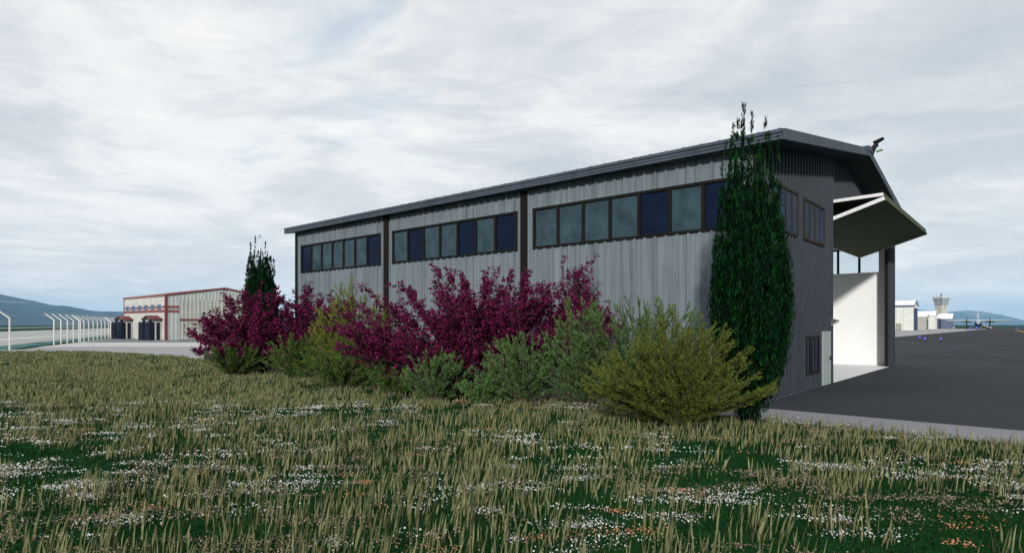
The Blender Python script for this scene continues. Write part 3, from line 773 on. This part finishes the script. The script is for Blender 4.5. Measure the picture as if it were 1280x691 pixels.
# ------------------------------------------------------------------ beige hangar with red trim
def beige():
    o0 = Vector((-53.8, 94.5, 0))
    root = thing('beige_hangar', 'beige metal hangar with dark red trim and two small porches', 'hangar', o0, TH)
    Wd, Dp, ZE, ZR = 18.0, 19.0, 7.0, 8.45
    rz_ = lambda s: ZE + (ZR-ZE)*min(s, Wd-s)/(Wd/2)
    mb = MB(); mb.corr((0,0), (0,1), (-1,0), Dp, 0, ZE, .5, .02); mb.build('side_wall', M['beige'], root)
    mb = MB(); mb.corr((Wd,0), (0,1), (1,0), Dp, 0, ZE, .5, .02); mb.build('side_wall', M['beige'], root)
    mb = MB(); mb.corr((0,0), (1,0), (0,-1), Wd, 0, rz_, .55, .06); mb.build('gable_wall', M['beige_rib'], root)
    mb = MB(); mb.corr((Wd,Dp), (-1,0), (0,1), Wd, 0, rz_, .55, .08); mb.build('gable_wall', M['beige_rib'], root)
    for a, b, za, zb in ((-.12, Wd/2, ZE-.02, ZR), (Wd/2, Wd+.12, ZR, ZE-.02)):
        mb = MB(); mb.prism([(a, za), (b, zb), (b, zb+.12), (a, za+.12)], 'y', -.1, Dp+.1); mb.build('roof', M['red_faded'], root)
        mb = MB(); mb.prism([(a, za-.12), (b, zb-.12), (b, zb+.14), (a, za+.14)], 'y', -.18, -.1); mb.build('rake_trim', M['red'], root)
    mb = MB(); mb.box(-.16, -.12, -.05, Dp+.1, ZE-.14, ZE+.12); mb.build('eave_trim', M['red_faded'], root)
    mb = MB(); mb.box(-.14, .16, -.16, .16, 0, ZE+.02); mb.build('corner_post', M['red'], root)
    mb = MB(); mb.box(-.10, .1, Dp-.15, Dp+.05, 0, ZE); mb.build('corner_post', M['red_faded'], root)
    # big sliding door
    mb = MB(); mb.corr((1.95,-.12), (1,0), (0,-1), 14.1, .05, 6.4, .62, .07); mb.box(1.95, 16.05, -.119, -.085, .05, 6.4)
    dr = mb.build('sliding_door', M['beige_door'], root)
    mb = MB(); mb.box(1.95, 16.05, -.245, -.222, 3.05, 3.32); mb.build('door_rail', M['red'], dr)
    for z0, z1 in ((5.0, 5.38), (4.32, 4.72)):
        mb = MB(); mb.box(.22, 1.93, -.105, -.085, z0, z1); mb.build('stripe', M['red_faded'], root)
    mb = MB(); mb.box(-.04, -.024, .32, Dp-.2, 4.32, 4.78); mb.build('stripe', M['red_faded'], root)
    ts = [2.6+2.9*k for k in range(6)]
    for t in ts:
        mb = MB()
        mb.box(-.07, -.022, t-.72, t+.72, 5.52, 5.58); mb.box(-.07, -.022, t-.72, t+.72, 4.84, 4.90)
        for q in (-.72, -.03, .66): mb.box(-.068, -.022, t+q, t+q+.06, 4.90, 5.52)
        fr = mb.build('window', M['bluedark'], root)
        mb = MB(); mb.box(-.05, -.045, t-.66, t+.66, 4.90, 5.52); mb.build('pane', M['pane_sky'], fr)
    for k in range(7):
        a = (ts[k-1]+.95) if k else .5; b = (ts[k]-.95) if k < 6 else Dp-.4
        mb = MB(); mb.box(-.04, -.024, a, b, 4.98, 5.36); mb.build('stripe', M['red_faded'], root)
    # two porches; each a part with roof, door and round piers as sub-parts
    for t0, t1 in ((1.15, 5.4), (14.3, 18.5)):
        mb = MB(); mb.box(-1.05, -.03, t0+.45, t1-.45, 0, 3.05); pr = mb.build('porch', M['beige'], root)
        tm = (t0+t1)/2
        mb = MB()
        for a, b, za, zb in ((t0, tm, 3.18, 3.75), (tm, t1, 3.75, 3.18)):
            mb.prism([(a, za), (b, zb), (b, zb+.12), (a, za+.12)], 'x', -1.75, -.03)
        mb.build('porch_roof', M['red'], pr)
        mb = MB(); mb.prism([(t0+.25, 3.12), (t1-.25, 3.12), (tm, 3.68)], 'x', -1.5, -1.4); mb.build('porch_gable', plain('dark_green_panel', (.03,.05,.02), .6), pr)
        for t in (t0+.72, t1-.72):
            mb = MB(); mb.tube((-1.72, t, 0), (-1.72, t, 2.78), .60, .60, 20); mb.tube((-1.72, t, 2.78), (-1.72, t, 2.84), .60, .50, 20)
            mb.tube((-1.55, t, 2.84), (-1.55, t, 3.22), .22, .22, 12); mb.build('round_pier', M['navy'], pr, smooth=False)
        mb = MB(); mb.box(-.80, -.30, t0+.40, t0+.45, .05, 2.75); mb.build('porch_door', M['navy'], pr)
beige()

# ------------------------------------------------------------------ perimeter fence
def fence():
    q0 = Vector((-56.5, 75.0, 0)); d = Vector((-17.5, 37, 0)).normalized(); out = Vector((-d.y, d.x, 0))
    yaw = math.atan2(d.y, d.x)
    def post_mb(wide=1.0):
        mb = MB(); r = .075*wide
        mb.tube((0,0,-.1), (0,0,3.02), r, r, 8); mb.tube((0,0,2.99), (.15, .95, 3.78), r*.95, r*.85, 8)
        mb.tube((0,0,2.95), (0,0,3.06), r*1.02, r*1.02, 8)
        return mb
    root = thing('perimeter_fence', 'row of white angled posts with thin wires along the runway', 'fence', q0, yaw)
    n = 19; sp_ = 3.55
    first = None
    for k in range(n):
        if k in (0, 1, 3, 4, 5): pass
        if first is None: first = post_mb().build('fence_post', M['post_white'], root); p = first
        else:
            p = first.copy(); C.objects.link(p); p.parent = root
        p.location = (k*sp_, 0, 0)
    p = post_mb(1.5).build('fence_post', M['post_white'], root); p.location = (11.5*sp_+.2, -.05, 0)
    p = post_mb(1.1).build('fence_post', M['post_white'], root); p.location = (4.45*sp_, .1, 0)
    mb = MB(); Ln = (n-1)*sp_
    for z in (.25, 1.1, 1.95, 2.8): mb.tube((0,.08,z), (Ln,.08,z), .010, .010, 4)
    for f in (.3, .6, .9): mb.tube((.15*f, .95*f, 3.0+.78*f), (Ln+.15*f, .95*f, 3.0+.78*f), .009, .009, 4)
    x = .45
    while x < Ln: mb.tube((x,.08,.1), (x,.08,2.9), .006, .006, 3, caps=False); x += .45
    mb.build('wires', M['wire'], root)
    q = at(12, 56.5)
    r2 = thing('fence_post', 'lone white angled post at the left edge, apart from the fence row', 'fence post', q, yaw)
    post_mb(.95).build('post', M['post_white'], r2)
fence()

# ------------------------------------------------------------------ buildings far right
def shed(name, label, cat, org, Wd, Dp, ZE, ZR, wallm, roofm, extras=None, group=None, pitch=1.2):
    root = thing(name, label, cat, (org[0], org[1], 0), TH, group)
    rz_ = lambda s: ZE + (ZR-ZE)*min(s, Wd-s)/(Wd/2)
    for (p0, d, o_, ln, zt) in (((0,0),(0,1),(-1,0),Dp,ZE), ((Wd,0),(0,1),(1,0),Dp,ZE), ((0,0),(1,0),(0,-1),Wd,rz_), ((Wd,Dp),(-1,0),(0,1),Wd,rz_)):
        mb = MB(); mb.corr(p0, d, o_, ln, 0, zt, pitch, .06); mb.build('wall', wallm, root)
    for a, b, za, zb in ((-.4, Wd/2, ZE-.05, ZR+.02), (Wd/2, Wd+.4, ZR+.02, ZE-.05)):
        mb = MB(); mb.prism([(a, za), (b, zb), (b, zb+.3), (a, za+.3)], 'y', -.5, Dp+.5); mb.build('roof', roofm, root)
    if extras: extras(root)
    return root
def ex_white(root):
    mb = MB(); mb.box(-.50, -.40, -.5, 40.5, 9.95, 10.55); mb.build('eave_trim', M['bluedark'], root)
    for a, b, za, zb in ((-.45, 5.4, 10.3, 12.35), (5.4, 11.25, 12.35, 10.3)):
        mb = MB(); mb.prism([(a, za-.1), (b, zb-.1), (b, zb+.42), (a, za+.42)], 'y', -.62, -.5); mb.build('rake_trim', M['bluedark'], root)
    mb = MB(); mb.box(-.16, -.07, 4.2, 6.2, .05, 2.9); mb.build('door', plain('khaki_door', (.20,.19,.14), .5), root)
    mb = MB(); mb.box(-.18, -.16, 4.45, 5.1, .3, 2.6); mb.box(-.18, -.16, 5.3, 5.95, .3, 2.6); mb.build('door', plain('grey_door_panel', (.33,.32,.26), .5), root)
    mb = MB(); mb.box(.9, 9.9, -.16, -.07, .1, 9.2); dr = mb.build('hangar_door', M['pane_blue'], root)
    mb = MB()
    for z in (.1, 3.0, 5.2, 9.2): mb.box(.7, 10.1, -.24, -.165, z-.15, z+.15)
    for s in (.8, 5.4, 10.0): mb.box(s-.12, s+.12, -.25, -.17, .25, 9.05)
    mb.build('door_frame', M['bluedark'], dr)
shed('white_hangar', 'large white hangar with white roof and dark blue eave line, right of the hangar post', 'hangar', (167, 253), 10.8, 40, 10.3, 12.35, M['white_wall'], M['white_roof'], ex_white)
def ex_sand(root):
    mb = MB(); mb.box(2.0, 7.0, -.16, -.07, .1, 5.2); mb.build('glazed_door', M['pane_blue'], root)
    mb = MB()
    for s in (2.0, 4.5, 7.0): mb.box(s-.12, s+.12, -.22, -.17, .1, 5.3)
    for z in (.4, 2.6, 5.2): mb.box(2.15, 6.85, -.215, -.17, z-.1, z+.1)
    mb.build('door_frame', M['sand'], root)
shed('sand_building', 'small sand coloured building between the white hangar and the blue grey shed', 'building', (207, 304), 9, 16, 6.4, 7.6, M['sand'], M['white_roof'], ex_sand)
shed('white_building', 'long white building with white roof behind the sand coloured one', 'building', (230, 331), 11, 46, 7.4, 9.7, M['white_wall'], M['white_roof'])
shed('blue_grey_shed', 'blue grey shed with white roof in front of the control tower, nearest the airplane', 'shed', (269, 372), 9.6, 5.5, 6.0, 9.0, M['bluegrey'], M['white_roof'], None, 'blue grey sheds under the tower')
shed('blue_grey_shed', 'narrow darker blue shed squeezed between white building and blue grey shed', 'shed', (263.5, 375), 8, 5.6, 6.4, 8.7, M['bluedark'], M['white_roof'], None, 'blue grey sheds under the tower')

def tower():
    px, py, _ = at(1176.5, 430)
    root = thing('control_tower', 'square control tower with flared glass cab above the far sheds', 'control tower', (px, py, 0), R(54-45+6))
    a = 2.7
    mb = MB(); mb.box(-a, a, -a, a, 0, 16.6); mb.build('shaft', plain('tower_concrete', (.50,.48,.42), .8, var=.1), root)
    mb = MB(); mb.box(-.4, .4, -a-.05, -a-.005, 14.2, 15.4); mb.build('window', M['bluedark'], root)
    mb = MB(); mb.box(-2.0, 2.0, -a-.5, -a-.004, 9.0, 10.4); mb.build('balcony', plain('ochre_panel', (.25,.24,.08), .7), root)
    mb = MB(); mb.box(-a-.35, a+.35, -a-.35, a+.35, 16.6, 17.0); mb.build('gallery', M['bluedark'], root)
    z0, z1, b0, b1 = 17.0, 21.0, 2.6, 3.5
    gl = MB()
    q = lambda r, z: [(-r,-r,z),(r,-r,z),(r,r,z),(-r,r,z)]
    gl.faces(q(b0-.06, z0)+q(b1-.06, z1), [(0,1,5,4),(1,2,6,5),(2,3,7,6),(3,0,4,7)])
    gl.build('cab_glass', plain('cab_glass', (.30,.36,.40), .15, var=.1), root)
    fr = MB()
    for s in (-1, 1):
        for t in (-1, 0, 1):
            fr.tube((s*b0, t*b0, z0), (s*b1, t*b1, z1), .12, .12, 6); fr.tube((t*b0, s*b0, z0), (t*b1, s*b1, z1), .12, .12, 6)
    fr.box(-b0-.1, b0+.1, -b0-.1, b0+.1, z0, z0+.9)
    fr.build('cab_frame', plain('cab_frame_grey', (.42,.44,.45), .5), root)
    mb = MB(); mb.box(-3.65, 3.65, -3.65, 3.65, 21.0, 22.1); mb.build('cab_roof', plain('pale_roof_slab', (.58,.57,.52), .7), root)
    mb = MB(); mb.tube((0,0,22.1), (0,0,24.3), .45, .35, 8); mb.build('beacon', M['red'], root)
    for x, y in ((-3.1,-3.1),(3.1,-3.1),(3.1,2.9)):
        mb = MB(); mb.tube((x,y,22.1), (x,y,23.4), .10, .05, 6); mb.build('antenna', M['bluedark'], root)
tower()
ub = thing('utility_cabinet', 'tiny pale utility cabinet beside the blue grey shed', 'cabinet', (at(1192.5, 350)[0], 350, 0), TH)
mb = MB(); mb.box(-.5,.5,-.35,.35,.12,1.5); mb.build('cabinet_body', M['sand'], ub)
mb = MB(); mb.box(-.56,.56,-.41,.41,1.5,1.62); mb.box(-.55,.55,-.4,.4,0,.12); mb.build('cabinet_trim', M['bluedark'], ub)

# ------------------------------------------------------------------ airplane, nose to the camera
def airplane():
    P0 = (253, 330, 0); yaw = math.atan2(.794, .608)   # local +x = tail direction
    root = thing('airplane', 'blue nosed twin propeller airplane parked on the far apron', 'airplane', P0, yaw)
    st = [(-9.2,2.65,.06),(-9.0,2.65,.45),(-8.3,2.75,.95),(-7.0,2.95,1.40),(-5.0,3.0,1.6),(5.0,3.0,1.6),(9.0,3.5,1.05),(12.5,4.2,.35),(13.0,4.3,.05)]
    n = 20
    mb = MB(); pts = []
    for x, z, r in st:
        for k in range(n): a = 2*math.pi*k/n; pts.append((x, r*math.cos(a), z+r*1.04*math.sin(a)))
    fs = []; mi = []
    for i in range(len(st)-1):
        for k in range(n):
            fs.append((i*n+k, i*n+(k+1) % n, (i+1)*n+(k+1) % n, (i+1)*n+k)); mi.append(1 if math.sin(2*math.pi*(k+.5)/n) < .62 and i < 8 else 0)
    b = len(mb.v); mb.v += pts; mb.f += fs; mb.m += mi
    mb.build('fuselage', [plain('white_airplane_paint', (.34,.36,.41), .7, spec=.1), plain('blue_airplane_paint', (.012,.03,.10), .7, spec=.1)], root, smooth=True)
    mb = MB(); mb.box(-7.78,-7.45,-.75,.75,3.62,3.98, M=None); mb.build('windscreen', M['pane_dark'], root)
    for s in (-1, 1):
        mb = MB(); pts = []
        for y, x0, x1, z, t in ((0, -1.6, 1.8, 4.62, .36), (s*6, -1.5, 1.7, 4.66, .34), (s*14.2, -.9, .9, 4.75, .18)):
            pts += [(x0, y, z), ((x0*2+x1)/3, y, z+t), (x1, y, z+.02), ((x0+x1)/2, y, z-t)]
        f2 = []
        for i in (0, 4): f2 += [(i+k, i+(k+1) % 4, i+4+(k+1) % 4, i+4+k) for k in range(4)]
        mb.faces(pts, f2 + [(3,2,1,0), (8,9,10,11)]); mb.build('wing', plain('cream_wing_paint', (.62,.60,.52), .4), root)
        mb = MB(); mb.path([(-3.4, s*5, 3.95), (-3.0, s*5, 3.95), (-1.6, s*5, 4.1), (1.4, s*5, 4.3), (2.4, s*5, 4.4)], [.28,.55,.68,.6,.1], 12)
        mb.build('engine_nacelle', plain('olive_grey_cowling', (.10,.10,.085), .5), root, smooth=True)
        mb = MB(); mb.path([(-3.95, s*5, 3.95), (-3.7, s*5, 3.95), (-3.35, s*5, 3.95)], [.05,.2,.28], 10)
        for k in range(4):
            a = k*math.pi/2
            Mx = Matrix.Translation((-3.55, s*5, 3.95)) @ Matrix.Rotation(a, 4, 'X') @ Matrix.Rotation(R(25), 4, 'Z')
            mb.box(-.04, .04, -.20, .20, .15, 2.05, 0, Mx)
        mb.build('propeller', M['black'], root)
        mb = MB(); mb.tube((.4, s*4.9, 3.9), (.3, s*4.7, .55), .13, .11, 8); mb.box(.1, .6, s*4.7-.28, s*4.7+.28, .9, 2.2)
        for o_ in (-.28, .28): mb.tube((.3, s*4.7+o_-.14, .55), (.3, s*4.7+o_+.14, .55), .55, .55, 16)
        mb.build('main_gear', M['black'], root)
        mb = MB(); mb.prism([(11.2, 8.55), (13.2, 8.55), (13.2, 8.68), (11.2, 8.68)], 'y', min(0, s*4), max(0, s*4)); mb.build('tailplane', plain('cream_tail_paint', (.62,.60,.52), .4), root)
    mb = MB(); mb.prism([(8.2, 4.3), (12.8, 4.6), (13.6, 8.9), (11.3, 8.9)], 'y', -.16, .16); mb.build('tail_fin', plain('tan_fin_paint', (.55,.48,.42), .4), root)
    mb = MB(); mb.tube((-6.6, 0, 1.7), (-6.7, 0, .4), .1, .09, 8)
    for o_ in (-.22, .22): mb.tube((-6.7, o_-.09, .4), (-6.7, o_+.09, .4), .4, .4, 16)
    mb.build('nose_gear', M['black'], root)
    tb = thing('tow_bar', 'red and white striped bar leaning from the airplane to the apron', 'tow bar', P0, yaw)
    mb = MB(); a = Vector((-5.6, -1.7, 2.6)); b_ = Vector((-5.9, -6.1, .35))
    for k in range(7): mb.tube(a.lerp(b_, k/7), a.lerp(b_, (k+1)/7), .2, .2, 8, k % 2)
    mb.build('bar', [plain('signal_red', (.55,.04,.03), .4), M['white_trim']], tb)
    mb = MB(); mb.tube((-5.9,-6.5,.35), (-5.9,-5.8,.35), .35, .35, 12); mb.build('wheel', M['red'], tb)
airplane()

# ------------------------------------------------------------------ blue taxiway lights
def taxi(first, px, d, lab):
    if first is None:
        r = thing('taxiway_light', lab, 'taxiway light', at(px, d), 0, 'blue taxiway lights')
        mb = MB(); mb.tube((0,0,0), (0,0,.03), .16, .16, 10); mb.tube((0,0,.03), (0,0,.26), .05, .05, 8); mb.build('stake', M['black'], r)
        mb = MB(); mb.path([(0,0,.26),(0,0,.32),(0,0,.42),(0,0,.48)], [.06,.10,.10,.03], 10); mb.build('lens', M['blue_lamp'], r, smooth=True)
        return r
    r = first.copy(); C.objects.link(r); r.location = at(px, d); r['label'] = lab
    for ch in first.children:
        c = ch.copy(); C.objects.link(c); c.parent = r
    return r
t1 = taxi(None, 1149.5, 100, 'blue taxiway light closest to the white hangar')
taxi(t1, 1156, 90, 'blue taxiway light just right of the one by the white hangar')
taxi(t1, 1176, 88, 'blue taxiway light standing alone on the asphalt below the control tower')
for px, lab, sc_ in ((1213.8, 'distant blue taxiway light between propeller and nose of the airplane', 2.2), (1221, 'distant blue taxiway light under the airplane nose', 2.6), (1272.5, 'distant blue taxiway light far to the right of the airplane', 2.2)):
    r = taxi(t1, px, 290, lab); r.scale = (sc_,)*3

# ------------------------------------------------------------------ hills
def hillmat():
    m, nt, b = newmat('hill_slopes')
    tc = N(nt, 'ShaderNodeTexCoord').outputs['Object']
    f = noise(nt, .0012, 6, .6, vec=tc, stretch=(1, 1, 6))
    c = ramp(nt, f, [(.35, (.006,.016,.022)), (.65, (.055,.080,.085))])
    p = noise(nt, .0045, 5, .6, vec=tc, stretch=(.8, .25, 7))
    c = mixc(nt, ramp(nt, p, [(.60, (0,0,0)), (.65, (.85,.85,.85))]), c, (.50,.50,.48))
    nt.links.new(c, b.inputs['Base Color']); b.inputs['Roughness'].default_value = .95; b.inputs['Specular IOR Level'].default_value = .1
    return m
M['hill'] = hillmat()
def hills(name, ctrl, d0, dp, d1, seed, rough=.06):
    """ridge whose crest runs along photo columns ctrl = [(px, py)], from foot depth d0 over crest dp to d1"""
    xs = np.array([c[0] for c in ctrl]); ys = np.array([c[1] for c in ctrl])
    px = np.linspace(xs[0], xs[-1], 150); hy = np.interp(px, xs, ys)
    r = np.random.default_rng(seed)
    hy = np.convolve(np.pad(hy, 3, mode='edge'), np.ones(7)/7, 'valid')
    H = np.maximum((HOR-hy)/FP*dp, 0)
    rows = np.linspace(0, 1, 25); V = []
    NZ = np.stack(np.meshgrid(np.arange(150), np.arange(25)), -1).reshape(-1,2).astype(float)
    nz = (vnoise(NZ, .18, seed)-.5 + .5*(vnoise(NZ, .45, seed+1)-.5)).reshape(25,150)
    for i, u in enumerate(rows):
        d = d0+(dp-d0)*u/.6 if u <= .6 else dp+(d1-dp)*(u-.6)/.4
        k = math.sin(min(u/.6, 1)*math.pi/2)**1.25 if u <= .6 else math.cos((u-.6)/.4*math.pi/2)
        for j in range(150):
            z = H[j]*k*(1+nz[i,j]*rough*4*(1 if u < .58 else .25)) + (0 if 0 < i < 24 else -.3)
            V.append(((px[j]-640)/FP*d, d, z-.2))
    F = [(i*150+j, i*150+j+1, (i+1)*150+j+1, (i+1)*150+j) for i in range(24) for j in range(149)]
    mb = MB(); mb.faces(V, F); return mb.build(name, M['hill'], kind='structure', smooth=True)
hills('hills', [(-700,398),(-420,378),(-200,364),(-60,367),(0,372.5),(25,374.5),(50,379),(75,384),(100,387),(125,389.5),(150,391),(200,394),(260,397),(340,400),(420,402),(520,404.5)], 3200, 5600, 7600, 5)
hills('hills', [(900,404),(1000,398),(1090,392),(1135,387),(1152,386.5),(1165,389),(1187,391),(1196,391.5),(1205,389.3),(1214,387.8),(1226,387.8),(1238,390),(1252,395),(1264,397.3),(1282,400.5),(1330,402.5),(1420,401),(1560,399),(1700,403)], 8000, 11000, 13000, 8)

# ------------------------------------------------------------------ haze
HAZE = True
if HAZE:
    m = bpy.data.materials.new('haze_air'); m.use_nodes = True; nt2 = m.node_tree
    nt2.nodes.remove(nt2.nodes['Principled BSDF'])
    v = nt2.nodes.new('ShaderNodeVolumePrincipled')
    v.inputs['Color'].default_value = (.36,.68,1.0,1); v.inputs['Density'].default_value = 7.0e-5
    v.inputs['Anisotropy'].default_value = -.15
    nt2.links.new(v.outputs[0], nt2.nodes['Material Output'].inputs['Volume'])
    mb = MB(); mb.box(-14000, 14000, -14000, 14000, -1.2, 420)
    o = mb.build('haze', m); o['kind'] = 'stuff'; o['label'] = 'thin blue haze over the distant hills'; o['category'] = 'haze'

# ------------------------------------------------------------------ render settings
sc.view_settings.view_transform = 'Standard'; sc.view_settings.look = 'None'
sc.view_settings.exposure = 0.0; sc.view_settings.gamma = 1.0; sc.view_settings.use_curve_mapping = False
sc.render.engine = 'CYCLES'
sc.cycles.use_denoising = True
sc.cycles.max_bounces = 6; sc.cycles.diffuse_bounces = 3; sc.cycles.glossy_bounces = 2; sc.cycles.transparent_max_bounces = 8
sc.cycles.volume_bounces = 0; sc.cycles.transmission_bounces = 2
